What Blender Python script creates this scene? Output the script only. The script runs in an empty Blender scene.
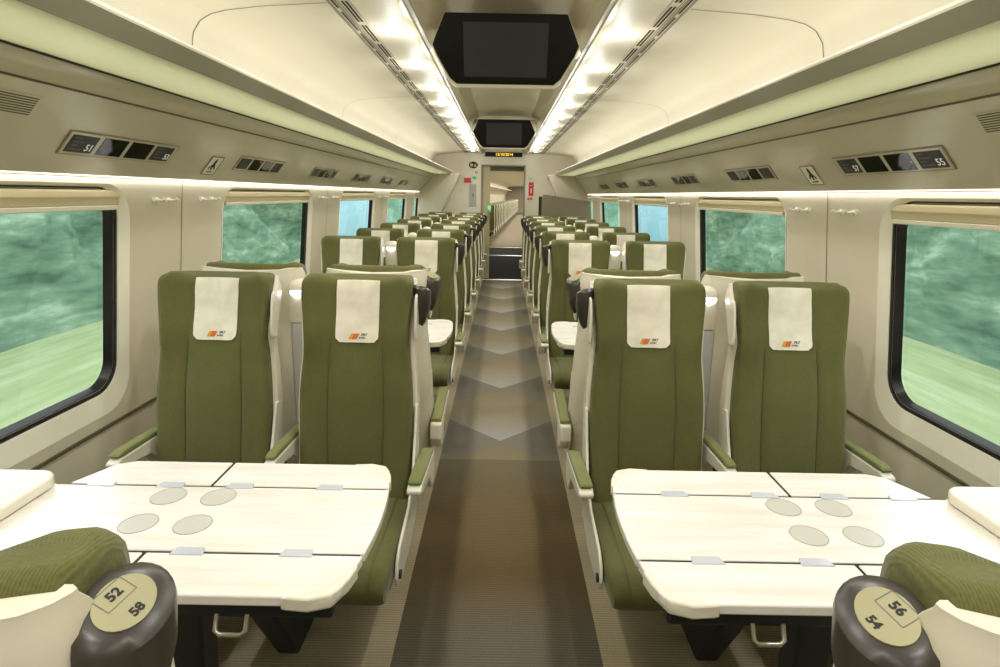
import bpy, bmesh, math, random
from mathutils import Vector, Matrix
random.seed(7)
SC = bpy.context.scene
COL = SC.collection
PI = math.pi

# ------------------------------------------------------------------ materials
def lin(c):
    c = c / 255.0
    return c / 12.92 if c <= 0.04045 else ((c + 0.055) / 1.055) ** 2.4
def rgb(r, g, b): return (lin(r), lin(g), lin(b), 1.0)

def mat(name, col, rough=0.5, metal=0.0, spec=0.5, emit=None, estr=0.0, coat=0.0):
    m = bpy.data.materials.new(name); m.use_nodes = True
    b = m.node_tree.nodes['Principled BSDF']
    b.inputs['Base Color'].default_value = col
    b.inputs['Roughness'].default_value = rough
    b.inputs['Metallic'].default_value = metal
    b.inputs['Specular IOR Level'].default_value = spec
    b.inputs['Coat Weight'].default_value = coat
    if emit:
        b.inputs['Emission Color'].default_value = emit
        b.inputs['Emission Strength'].default_value = estr
    return m

class NT:
    """tiny node helper"""
    def __init__(s, m): s.t = m.node_tree; s.n = s.t.nodes; s.bsdf = s.n.get('Principled BSDF')
    def node(s, ty, **kw):
        n = s.n.new(ty)
        for k, v in kw.items(): setattr(n, k, v)
        return n
    def link(s, a, b): s.t.links.new(a, b)
    def inp(s, sock, v):
        if hasattr(v, 'is_output') or isinstance(v, bpy.types.NodeSocket): s.link(v, sock)
        else: sock.default_value = v
    def math(s, op, a, b=0.0, c=None):
        n = s.node('ShaderNodeMath', operation=op)
        s.inp(n.inputs[0], a); s.inp(n.inputs[1], b)
        if c is not None: s.inp(n.inputs[2], c)
        return n.outputs[0]
    def mix(s, fac, a, b):
        n = s.node('ShaderNodeMix', data_type='RGBA')
        s.inp(n.inputs[0], fac); s.inp(n.inputs[6], a); s.inp(n.inputs[7], b)
        return n.outputs[2]
    def coords(s, scale=(1, 1, 1), kind='Object'):
        tc = s.node('ShaderNodeTexCoord'); mp = s.node('ShaderNodeMapping')
        mp.inputs['Scale'].default_value = scale
        s.link(tc.outputs[kind], mp.inputs['Vector'])
        return mp.outputs[0]
    def noise(s, vec, scale=5, detail=3, rough=0.5):
        n = s.node('ShaderNodeTexNoise'); s.link(vec, n.inputs['Vector'])
        n.inputs['Scale'].default_value = scale; n.inputs['Detail'].default_value = detail
        n.inputs['Roughness'].default_value = rough
        return n.outputs['Fac']
    def ramp(s, fac, stops):
        n = s.node('ShaderNodeValToRGB'); s.link(fac, n.inputs[0])
        e = n.color_ramp.elements
        while len(e) < len(stops): e.new(0.5)
        for i, (p, c) in enumerate(stops): e[i].position = p; e[i].color = c
        return n.outputs[0]
    def bump(s, height, strength=0.3, dist=0.01):
        n = s.node('ShaderNodeBump'); n.inputs['Strength'].default_value = strength
        n.inputs['Distance'].default_value = dist
        s.link(height, n.inputs['Height']); s.link(n.outputs[0], s.bsdf.inputs['Normal'])

def noisy(name, c1, c2, scale, rough=0.5, stretch=(1, 1, 1), bump=0.0, bdist=0.003, kind='Object', detail=3, spec=0.5, lo=.35, hi=.65):
    m = mat(name, c1, rough, spec=spec); t = NT(m)
    v = t.coords(stretch, kind); f = t.noise(v, scale, detail)
    t.link(t.ramp(f, [(lo, c1), (hi, c2)]), t.bsdf.inputs['Base Color'])
    if bump: t.bump(f, bump, bdist)
    return m

M = {}
# olive seat cloth: small woven ribs
def fabric(name, c1, c2):
    m = mat(name, c1, 0.9, spec=0.15); t = NT(m)
    v = t.coords()
    w = t.node('ShaderNodeTexWave', wave_type='BANDS', bands_direction='X')
    w.inputs['Scale'].default_value = 110; w.inputs['Distortion'].default_value = 0.6
    w.inputs['Detail'].default_value = 1
    t.link(v, w.inputs['Vector'])
    n = t.noise(v, 3.0, 4); fine = t.noise(v, 260, 2)
    f = t.math('ADD', t.math('MULTIPLY', w.outputs['Fac'], .13), t.math('ADD', t.math('MULTIPLY', n, .45), t.math('MULTIPLY', fine, .3)))
    t.link(t.ramp(f, [(.30, c1), (.80, c2)]), t.bsdf.inputs['Base Color'])
    t.bsdf.inputs['Sheen Weight'].default_value = .15
    t.bump(w.outputs['Fac'], .15, .002)
    return m
M['green'] = fabric('olive_cloth', rgb(86, 86, 46), rgb(124, 123, 76))
M['green_side'] = fabric('olive_cloth_side', rgb(108, 112, 64), rgb(148, 152, 98))
M['shell'] = noisy('cream_shell_plastic', rgb(222, 214, 192), rgb(230, 223, 203), 3, .32)
M['trim'] = mat('pale_trim_plastic', rgb(228, 222, 204), .3)
M['linen'] = noisy('cream_linen', rgb(226, 218, 196), rgb(240, 233, 214), 18, .85, bump=.25, bdist=.006, spec=.1)
M['dark'] = mat('charcoal_plastic', rgb(58, 55, 47), .33)
M['black'] = mat('black_plastic', rgb(18, 17, 15), .35)
M['blackrub'] = mat('black_rubber', rgb(14, 15, 18), .3)
M['disc'] = mat('pale_khaki_plastic', rgb(152, 146, 106), .45)
M['grey'] = mat('light_grey_plastic', rgb(176, 176, 168), .35)
M['silver'] = mat('brushed_silver', rgb(190, 186, 170), .3, .7)
M['navy'] = mat('dark_blue_metal', rgb(30, 33, 40), .4)
M['ink'] = mat('black_ink', rgb(30, 28, 25), .7)
M['inkgrey'] = mat('grey_ink', rgb(95, 95, 92), .7)
M['white_ink'] = mat('white_ink', rgb(225, 225, 220), .6, emit=rgb(225, 225, 220), estr=.25)
M['orange'] = mat('orange_ink', rgb(214, 106, 40), .7)
M['amber'] = mat('amber_ink', rgb(226, 158, 50), .7)
M['darkgreen'] = mat('dark_green_ink', rgb(90, 96, 60), .7)
M['red'] = mat('signal_red', rgb(205, 50, 32), .4)
M['signgreen'] = mat('sign_green', rgb(40, 170, 90), .5)
M['palegreen'] = mat('pale_sign_green', rgb(150, 225, 170), .5)
M['wall'] = noisy('cream_wall_laminate', rgb(210, 201, 177), rgb(218, 209, 187), 1.5, .38)
M['bezel'] = mat('cream_window_surround', rgb(240, 234, 216), .3)
M['ceiling'] = noisy('cream_ceiling_panel', rgb(221, 213, 193), rgb(226, 218, 199), 1.2, .5)
M['trough'] = mat('satin_ceiling_centre', rgb(205, 196, 168), .3)
M['bulk'] = noisy('glossy_beige_lining', rgb(196, 188, 166), rgb(203, 195, 173), 2.0, .15, spec=.7)
M['rail'] = mat('grey_metal_rail', rgb(146, 141, 120), .3, .25)
M['railtop'] = mat('pale_rail_edge', rgb(232, 226, 206), .3)
M['blind'] = mat('cream_blind_cloth', rgb(214, 199, 160), .7)
M['skirt'] = mat('grey_beige_skirt', rgb(150, 142, 118), .6)
M['board'] = mat('brown_grey_board', rgb(128, 118, 94), .25)
M['vestwall'] = mat('vestibule_lining', rgb(190, 178, 140), .4)
M['vestdark'] = mat('vestibule_dark', rgb(78, 72, 58), .5)
M['darkfloor'] = noisy('dark_vestibule_rubber', rgb(34, 30, 23), rgb(46, 41, 32), 30, .85, spec=.1)
M['seam'] = mat('dark_joint', rgb(88, 80, 60), .6)
M['slot'] = mat('dark_slot', rgb(38, 33, 22), .8)
M['led'] = mat('spotlight_lens', rgb(255, 246, 225), .3, emit=(1, .96, .86, 1), estr=30)
M['lens'] = mat('lamp_lens', rgb(250, 250, 255), .2, emit=(.92, .95, 1, 1), estr=5)
M['ledbar'] = mat('light_bar', rgb(255, 246, 225), .3, emit=(1, .95, .83, 1), estr=1.6)
M['screen'] = mat('dark_screen_glass', rgb(58, 57, 58), .15)
M['bezeltv'] = mat('dark_brown_bezel', rgb(17, 15, 9), .45, spec=.2)
M['mirror'] = mat('dark_mirror', rgb(70, 72, 80), .04, .95)
M['amberled'] = mat('amber_led', rgb(240, 190, 40), .5, emit=(1, .62, .05, 1), estr=1.5)
M['greenled'] = mat('green_button', rgb(40, 200, 90), .5, emit=(.05, .8, .25, 1), estr=1.0)

def table_mat():
    m = mat('white_ash_laminate', rgb(236, 232, 224), .22, spec=.5); t = NT(m)
    v = t.coords((1.2, 14, 1)); f = t.noise(v, 2.2, 5, .6)
    t.link(t.ramp(f, [(.35, rgb(226, 219, 208)), (.65, rgb(240, 237, 230))]), t.bsdf.inputs['Base Color'])
    return m
M['table'] = table_mat()
M['cup'] = mat('pale_grey_recess', rgb(200, 198, 188), .3)
M['hinge'] = mat('clear_silver_hinge', rgb(200, 204, 214), .12, .1)

def rack_glass():
    m = bpy.data.materials.new('frosted_green_glass'); m.use_nodes = True
    t = NT(m); n = t.n; b = t.bsdf; out = n['Material Output']
    b.inputs['Base Color'].default_value = rgb(208, 208, 184); b.inputs['Roughness'].default_value = .2
    tr = t.node('ShaderNodeBsdfTranslucent'); tr.inputs[0].default_value = rgb(224, 226, 206)
    mx = t.node('ShaderNodeMixShader'); mx.inputs[0].default_value = .6
    t.link(b.outputs[0], mx.inputs[1]); t.link(tr.outputs[0], mx.inputs[2]); t.link(mx.outputs[0], out.inputs[0])
    return m
M['rackglass'] = rack_glass()

def window_glass():
    m = bpy.data.materials.new('tinted_window_glass'); m.use_nodes = True
    t = NT(m); out = t.n['Material Output']
    t.n.remove(t.bsdf)
    tr = t.node('ShaderNodeBsdfTransparent'); tr.inputs[0].default_value = (.88, .94, .905, 1)
    gl = t.node('ShaderNodeBsdfGlossy'); gl.inputs['Roughness'].default_value = .02
    lw = t.node('ShaderNodeLayerWeight'); lw.inputs[0].default_value = .5
    k = t.math('ADD', .035, t.math('MULTIPLY', t.math('POWER', lw.outputs['Facing'], 4.0), .25))
    mx = t.node('ShaderNodeMixShader')
    t.link(k, mx.inputs[0]); t.link(tr.outputs[0], mx.inputs[1]); t.link(gl.outputs[0], mx.inputs[2]); t.link(mx.outputs[0], out.inputs[0])
    return m
M['pane'] = window_glass()

def carpet():
    m = mat('striped_diamond_carpet', rgb(110, 100, 75), .95, spec=.1); t = NT(m)
    tc = t.node('ShaderNodeTexCoord'); sp = t.node('ShaderNodeSeparateXYZ')
    t.link(tc.outputs['Object'], sp.inputs[0])
    X, Y = sp.outputs[0], sp.outputs[1]
    ax = t.math('ABSOLUTE', X)
    xn = t.math('DIVIDE', ax, .327)
    ph = t.math('FRACT', t.math('DIVIDE', t.math('SUBTRACT', Y, 3.30), .95))
    strip = t.math('LESS_THAN', ax, .327)
    # crossing of two diagonals every 0.95 m: light field opens beyond it, brown field before it, dark at the sides
    arm = t.math('MULTIPLY', xn, .34)
    beyond = t.math('GREATER_THAN', ph, arm)
    before = t.math('LESS_THAN', ph, t.math('SUBTRACT', 1.0, arm))
    field = t.ramp(ph, [(0.0, rgb(158, 154, 144)), (.25, rgb(146, 140, 124)), (.55, rgb(134, 123, 98)), (.8, rgb(128, 117, 92)), (1.0, rgb(122, 114, 98))])
    side = rgb(122, 116, 103)
    mid = t.math('MULTIPLY', beyond, before)
    mixc = t.mix(mid, side, field)
    # the near stretch is plain: brown then grey
    near = t.ramp(t.math('DIVIDE', Y, 3.3), [(0.0, rgb(104, 98, 86)), (.52, rgb(100, 94, 80)), (.62, rgb(98, 84, 58)), (.80, rgb(108, 94, 66)), (.97, rgb(112, 106, 88))])
    isnear = t.math('LESS_THAN', Y, 3.05)
    aisle = t.mix(isnear, mixc, near)
    bandmul = t.ramp(xn, [(0, (1.1, 1.1, 1.1, 1)), (.4, (1.08, 1.08, 1.08, 1)), (.58, (.86, .86, .86, 1)), (1, (.92, .92, .92, 1))])
    mm = t.node('ShaderNodeMix', data_type='RGBA', blend_type='MULTIPLY'); mm.inputs[0].default_value = 1
    t.link(aisle, mm.inputs[6]); t.link(bandmul, mm.inputs[7])
    v2 = t.coords((1, 1, 1)); nz = t.noise(v2, 2.2, 2)
    under = t.ramp(nz, [(.35, rgb(158, 146, 116)), (.65, rgb(170, 158, 130))])
    base = t.mix(strip, under, mm.outputs[2])
    w = t.node('ShaderNodeTexWave', wave_type='BANDS', bands_direction='Y'); w.inputs['Scale'].default_value = 28
    w.inputs['Distortion'].default_value = 1.2; w.inputs['Detail'].default_value = 2; w.inputs['Detail Scale'].default_value = 6
    t.link(v2, w.inputs['Vector'])
    fine = t.noise(t.coords((1, 1, 1)), 190, 2)
    g = t.math('ADD', t.math('MULTIPLY', w.outputs['Fac'], .28), t.math('MULTIPLY', fine, .5))
    rr = t.ramp(g, [(.15, (.68, .68, .68, 1)), (.6, (1.15, 1.15, 1.15, 1))])
    m2 = t.node('ShaderNodeMix', data_type='RGBA', blend_type='MULTIPLY'); m2.inputs[0].default_value = 1
    t.link(base, m2.inputs[6]); t.link(rr, m2.inputs[7])
    t.link(m2.outputs[2], t.bsdf.inputs['Base Color'])
    t.bump(g, .5, .004)
    return m
M['carpet'] = carpet()

def forest(name, stops, scale=1.0, stretch=(1, .26, 1.25)):
    m = mat(name, stops[0][1], .95, spec=.05); t = NT(m)
    v = t.coords(stretch)
    a = t.noise(v, 1.5 * scale, 5, .65); b = t.noise(v, 5.0 * scale, 3)
    f = t.math('ADD', t.math('MULTIPLY', a, .7), t.math('MULTIPLY', b, .3))
    t.link(t.ramp(f, stops), t.bsdf.inputs['Base Color'])
    return m
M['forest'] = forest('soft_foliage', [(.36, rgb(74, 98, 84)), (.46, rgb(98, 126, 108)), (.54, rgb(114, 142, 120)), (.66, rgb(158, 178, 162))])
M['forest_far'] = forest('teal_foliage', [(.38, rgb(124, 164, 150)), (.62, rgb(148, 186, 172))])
M['grass'] = forest('pale_grass', [(.36, rgb(140, 154, 112)), (.5, rgb(152, 166, 126)), (.64, rgb(168, 178, 146))], 1.6, (.9, .12, 1))
M['blue_board'] = noisy('pale_blue_board', rgb(140, 184, 206), rgb(162, 200, 214), .3, .8, (1, .4, 1))

# ------------------------------------------------------------------ mesh helpers
class MB:
    def __init__(s): s.v = []; s.f = []; s.mi = []
    def add(s, vs, fs, mi=0):
        o = len(s.v); s.v += [tuple(p) for p in vs]; s.f += [tuple(o + i for i in f) for f in fs]; s.mi += [mi] * len(fs)
        return s
    def box(s, x0, x1, y0, y1, z0, z1, mi=0):
        vs = [(x, y, z) for z in (z0, z1) for y in (y0, y1) for x in (x0, x1)]
        return s.add(vs, [(0, 2, 3, 1), (4, 5, 7, 6), (0, 1, 5, 4), (2, 6, 7, 3), (0, 4, 6, 2), (1, 3, 7, 5)], mi)
    def loft(s, rings, cap=True, close=True, mi=0):
        n = len(rings[0]); vs = [p for r in rings for p in r]; fs = []
        for i in range(len(rings) - 1):
            for j in range(n if close else n - 1):
                a = i * n + j; b = i * n + (j + 1) % n
                fs.append((a, b, b + n, a + n))
        if cap and close:
            fs.append(tuple(reversed(range(n)))); fs.append(tuple((len(rings) - 1) * n + j for j in range(n)))
        return s.add(vs, fs, mi)
    def prism(s, pts, axis, a, b, mi=0):
        """polygon PTS in the two other axes, extruded along AXIS from a to b"""
        def P(p, t):
            if axis == 'x': return (t, p[0], p[1])
            if axis == 'y': return (p[0], t, p[1])
            return (p[0], p[1], t)
        return s.loft([[P(p, a) for p in pts], [P(p, b) for p in pts]], mi=mi)
    def tube(s, path, r, seg=10, mi=0, cap=True):
        path = [Vector(p) for p in path]; rings = []; up = Vector((0, 0, 1))
        for i, p in enumerate(path):
            d = (path[min(i + 1, len(path) - 1)] - path[max(i - 1, 0)]).normalized()
            a = d.cross(up)
            if a.length < 1e-3: a = d.cross(Vector((1, 0, 0)))
            a.normalize(); b = a.cross(d).normalized()
            rr = r[i] if isinstance(r, (list, tuple)) else r
            rings.append([tuple(p + (a * math.cos(2 * PI * k / seg) + b * math.sin(2 * PI * k / seg)) * rr) for k in range(seg)])
        return s.loft(rings, cap, mi=mi)
    def disc(s, c, u, v, ru, rv, seg=24, depth=0.0, n=None, mi=0):
        c, u, v = Vector(c), Vector(u).normalized(), Vector(v).normalized(); n = u.cross(v)
        r0 = [tuple(c + u * ru * math.cos(2 * PI * k / seg) + v * rv * math.sin(2 * PI * k / seg)) for k in range(seg)]
        r1 = [tuple(Vector(p) + n * (depth or .002)) for p in r0]
        return s.loft([r0, r1], mi=mi)
    def strip(s, prof, y0, y1, mi=0):
        """open sheet: profile (x,z) swept along y"""
        return s.loft([[(x, y0, z) for x, z in prof], [(x, y1, z) for x, z in prof]], cap=False, close=False, mi=mi)
    def mirror(s):
        s.v = [(-x, y, z) for x, y, z in s.v]; return s
    def build(s, name, m, parent=None, smooth=None, bevel=0.0, seg=2, mats=None, loc=None):
        me = bpy.data.meshes.new(name); bm = bmesh.new()
        vs = [bm.verts.new(p) for p in s.v]
        for f, mi in zip(s.f, s.mi):
            try:
                fc = bm.faces.new([vs[i] for i in f]); fc.material_index = mi
            except ValueError: pass
        bmesh.ops.recalc_face_normals(bm, faces=bm.faces[:])
        if smooth is not None:
            for f in bm.faces: f.smooth = True
        bm.to_mesh(me); bm.free()
        if smooth is not None: me.set_sharp_from_angle(angle=math.radians(smooth))
        o = bpy.data.objects.new(name, me); COL.objects.link(o)
        for x in (mats or [m]): me.materials.append(x)
        if parent: o.parent = parent
        if loc: o.location = loc
        if bevel:
            b = o.modifiers.new('edge', 'BEVEL'); b.width = bevel; b.segments = seg; b.limit_method = 'ANGLE'; b.angle_limit = math.radians(40)
            for p in me.polygons: p.use_smooth = True
            me.set_sharp_from_angle(angle=math.radians(smooth or 50))
        return o

def tag(o, label=None, cat=None, group=None, kind=None):
    if label: o['label'] = label
    if cat: o['category'] = cat
    if group: o['group'] = group
    if kind: o['kind'] = kind
    return o
def thing(name, label, cat, loc=(0, 0, 0), rz=0, group=None):
    o = bpy.data.objects.new(name, None); COL.objects.link(o)
    o.location = loc; o.rotation_euler = (0, 0, rz); o.empty_display_size = .1
    return tag(o, label, cat, group)
def struct(o): o['kind'] = 'structure'; return o
def copy_tree(o, parent=None):
    c = o.copy(); COL.objects.link(c)
    if parent: c.parent = parent
    for ch in list(o.children): copy_tree(ch, c)
    return c
def S(x, a, b):
    t = min(1, max(0, (x - a) / (b - a))); return t * t * (3 - 2 * t)
def interp(tab, x):
    if x <= tab[0][0]: return tab[0][1]
    for (a, p), (b, q) in zip(tab, tab[1:]):
        if x <= b: return p + (q - p) * (x - a) / (b - a)
    return tab[-1][1]
def smooth_tab(tab, x, h=.04):
    return sum(interp(tab, x + d * h) for d in (-1, -.5, 0, .5, 1)) / 5

def text_mesh(name, body, size, m, parent, origin, ux, uy, extrude=.0006, shear=0.0, align='CENTER', bold=0.0):
    """lettering in the plane ux,uy at origin"""
    cu = bpy.data.curves.new(name, 'FONT'); cu.body = body; cu.size = size; cu.align_x = align; cu.align_y = 'CENTER'
    cu.extrude = extrude; cu.shear = shear; cu.offset = bold; cu.resolution_u = 3
    ob = bpy.data.objects.new(name + '_tmp', cu); COL.objects.link(ob)
    dg = bpy.context.evaluated_depsgraph_get(); dg.update()
    me = bpy.data.meshes.new_from_object(ob.evaluated_get(dg), depsgraph=dg)
    bpy.data.objects.remove(ob); bpy.data.curves.remove(cu)
    ux, uy = Vector(ux).normalized(), Vector(uy).normalized(); uz = ux.cross(uy)
    mx = Matrix(((ux.x, uy.x, uz.x, origin[0]), (ux.y, uy.y, uz.y, origin[1]), (ux.z, uy.z, uz.z, origin[2]), (0, 0, 0, 1)))
    me.transform(mx); me.materials.clear(); me.materials.append(m); me.name = name
    o = bpy.data.objects.new(name, me); COL.objects.link(o)
    if parent: o.parent = parent
    return o

ORD = ['first', 'second', 'third', 'fourth', 'fifth', 'sixth', 'seventh', 'eighth', 'ninth', 'tenth', 'eleventh', 'twelfth']
def ORDN(k):
    return ORD[k] if k < 12 else ['thirteenth', 'fourteenth', 'fifteenth', 'sixteenth', 'seventeenth', 'eighteenth', 'nineteenth', 'twentieth', 'twenty-first', 'twenty-second', 'twenty-third', 'twenty-fourth'][k - 12]
SIDE = {-1: 'left', 1: 'right'}
Y_END = 9.95

# ------------------------------------------------------------------ the coach shell
def wall_x(z): return 1.33 + (1.443 - z) * .0735 if z > .6 else 1.392
WIN = [(.77 + 2.04 * k, 2.11 + 2.04 * k) for k in range(4)] + [(8.93, 9.50)]
def rrect(y0, y1, z0, z1, r, n=7):
    pts = []
    for cy, cz, a0 in ((y1 - r, z1 - r, 0), (y0 + r, z1 - r, 90), (y0 + r, z0 + r, 180), (y1 - r, z0 + r, 270)):
        for k in range(n + 1):
            a = math.radians(a0 + 90 * k / n); pts.append((cy + r * math.cos(a), cz + r * math.sin(a)))
    return pts
ZW0, ZW1 = .60, 1.47
HOLE = lambda w: rrect(w[0], w[1], .643, 1.444, .12)
def build_wall(sg, name):
    bm = bmesh.new()
    def loop(pts):
        vs = [bm.verts.new((sg * wall_x(z), y, z)) for y, z in pts]
        return [bm.edges.new((vs[i], vs[(i + 1) % len(vs)])) for i in range(len(vs))]
    es = loop([(-2.6, ZW0), (Y_END, ZW0), (Y_END, ZW1), (-2.6, ZW1)])
    for w in WIN: es += loop(HOLE(w))
    bmesh.ops.triangle_fill(bm, use_beauty=True, edges=es)
    low = [(1.392, .60), (1.40, .45), (1.395, .20), (1.36, .10), (1.36, 0)]
    for (xa, za), (xb, zb) in zip(low, low[1:]):
        q = [bm.verts.new((sg * x, y, z)) for x, y, z in ((xa, -2.6, za), (xa, Y_END, za), (xb, Y_END, zb), (xb, -2.6, zb))]
        bm.faces.new(q)
    bmesh.ops.remove_doubles(bm, verts=bm.verts[:], dist=1e-4)
    bmesh.ops.recalc_face_normals(bm, faces=bm.faces[:])
    me = bpy.data.meshes.new(name); bm.to_mesh(me); bm.free()
    o = bpy.data.objects.new(name, me); COL.objects.link(o); me.materials.append(M['wall'])
    return struct(o)
build_wall(-1, 'wall_left'); build_wall(1, 'wall_right')

def ring_between(mb, a, b, mi=0):
    n = len(a); mb.add(a + b, [(i, (i + 1) % n, n + (i + 1) % n, n + i) for i in range(n)], mi)
wn = 0
for sg in (-1, 1):
    for w in WIN:
        wn += 1
        e = bpy.data.objects.new('window_%d' % wn, None); COL.objects.link(e); e['kind'] = 'structure'
        y0, y1 = w
        P = lambda pts, d: [(sg * (wall_x(z) + d), y, z) for y, z in pts]
        outer = HOLE(w); mid = rrect(y0 + .012, y1 - .012, .66, 1.44, .115); inn = rrect(y0 + .042, y1 - .042, .715, 1.434, .10)
        mb = MB(); ring_between(mb, P(outer, -.002), P(mid, .002)); ring_between(mb, P(mid, .002), P(inn, .014)); ring_between(mb, P(inn, .014), P(inn, .018))
        mb.build('window_surround', M['bezel'], e, smooth=50)
        i2 = rrect(y0 + .052, y1 - .052, .724, 1.43, .095); i3 = rrect(y0 + .058, y1 - .058, .732, 1.425, .09)
        g = rrect(y0 + .074, y1 - .074, .744, 1.414, .085)
        mb = MB(); ring_between(mb, P(inn, .018), P(i2, .018)); ring_between(mb, P(i2, .018), P(i2, .022)); ring_between(mb, P(i2, .022), P(i3, .022)); ring_between(mb, P(i3, .022), P(g, .046))
        mb.build('window_frame', M['blackrub'], e, smooth=40)
        i4 = rrect(y0 + .0545, y1 - .0545, .727, 1.4285, .0935); i5 = rrect(y0 + .0570, y1 - .0570, .7305, 1.4265, .0915)
        mb = MB(); ring_between(mb, P(i4, .0215), P(i5, .0215)); mb.build('window_frame_line', M['silver'], e, smooth=40)
        mb = MB(); gp = P(g, .049); mb.add(gp, [tuple(range(len(gp)))]); mb.build('pane', M['pane'], e)
        # blind: a roller cassette with a strip of cloth and a bottom bar
        mb = MB(); xw = wall_x(1.41)
        a, b2 = y0 + .045, y1 - .045
        xs = sorted((sg * (xw + .012), sg * (xw + .03)))
        mb.prism([(sg * (xw + .010), 1.424), (sg * (xw + .004), 1.420), (sg * (xw + .003), 1.398), (sg * (xw + .008), 1.394), (sg * (xw + .010), 1.372), (sg * (xw + .035), 1.372), (sg * (xw + .035), 1.424)], 'y', a, b2)
        cas = mb.build('roller_blind', M['blind'], e, bevel=.004)
        mb = MB(); x0, x1 = sorted((sg * (xw + .008), sg * (xw + .036))); mb.box(x0, x1, a + .01, b2 - .01, 1.356, 1.372)
        mb.build('blind_bar', M['railtop'], cas, bevel=.003)

# joints between the wall panels
tn = 0
for sg in (-1, 1):
    for k in range(4):
        y = 2.455 + 2.04 * k; tn += 1
        mb = MB(); mb.add([(sg * (wall_x(z) - .0012), y + d, z) for z, d in ((.62, -.002), (.62, .002), (1.466, .002), (1.466, -.002))], [(0, 1, 2, 3)])
        struct(mb.build('trim_%d' % tn, M['seam']))
    tn += 1
    mb = MB(); mb.box(*sorted((sg * 1.384, sg * 1.393)), -2.5, Y_END, .592, .602); struct(mb.build('trim_%d' % tn, M['seam']))
    mb = MB(); mb.prism([(sg * 1.36, 0), (sg * 1.36, .11), (sg * 1.30, .09), (sg * 1.285, .0)], 'y', -2.5, Y_END)
    struct(mb.build('baseboard_%s' % SIDE[sg], M['skirt'], bevel=.006))

mb = MB(); mb.add([(-1.45, -2.6, 0), (1.45, -2.6, 0), (1.45, Y_END, 0), (-1.45, Y_END, 0)], [(0, 1, 2, 3)]); struct(mb.build('floor', M['carpet']))
# thin light edge strip each side of the aisle runner and the door threshold
tn += 1
mb = MB(); mb.box(-.335, .335, Y_END - .05, Y_END + .03, 0, .006); struct(mb.build('trim_%d' % tn, M['railtop']))

# ceiling: curved side panels, spotlight bands, centre trough
def ceil_half(sg):
    side = [(1.16, 1.70), (1.16, 1.95), (1.153, 2.0), (1.125, 2.043), (1.085, 2.066), (1.03, 2.08), (.90, 2.096), (.66, 2.112)]
    band = [(.66, 2.112), (.655, 2.118), (.575, 2.118), (.57, 2.112), (.40, 2.108)]
    return [(sg * x, z) for x, z in side], [(sg * x, z) for x, z in band]
mb = MB()
for sg in (-1, 1):
    a, b = ceil_half(sg); mb.strip(a, -2.6, Y_END, 0); mb.strip(b, -2.6, Y_END, 0)
    mb.strip([(sg * .40, 2.108), (sg * .375, 2.098), (sg * .365, 2.104), (sg * .355, 2.104), (sg * .335, 2.16), (sg * .26, 2.20)], -2.6, Y_END, 1)
mb.strip([(-.26, 2.20), (0, 2.207), (.26, 2.20)], -2.6, Y_END, 1)
struct(mb.build('ceiling', None, mats=[M['ceiling'], M['trough']], smooth=30))
# outer roof skin closes the shell above the racks
mb = MB()
for sg in (-1, 1): mb.strip([(sg * 1.36, 1.44), (sg * 1.40, 1.60), (sg * 1.30, 1.95), (sg * 1.0, 2.22), (0, 2.30)], -2.6, Y_END)
struct(mb.build('roof', M['ceiling']))
# seams across the ceiling panels
def ceil_seam(sg, y, name):
    pts = [(.66, 2.1105), (.90, 2.0945), (1.03, 2.0785), (1.084, 2.0645), (1.124, 2.0415), (1.1515, 1.999), (1.1585, 1.95), (1.1585, 1.80)]
    m = MB(); m.loft([[(sg * x, y - .002, z), (sg * x, y + .002, z)] for x, z in pts], cap=False, close=False)
    return struct(m.build(name, M['seam']))
for sg in (-1, 1):
    for y in (2.26, 4.30, 6.34, 8.38):
        tn += 1; ceil_seam(sg, y, 'trim_%d' % tn)
    tn += 1
    mb = MB(); mb.box(*sorted((sg * .352, sg * .366)), -2.5, Y_END, 2.101, 2.1075); struct(mb.build('trim_%d' % tn, M['rail']))
mb = MB()
mb.box(-1.45, 1.45, -2.65, -2.6, 0, 2.3); struct(mb.build('wall_back', M['wall']))

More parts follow.
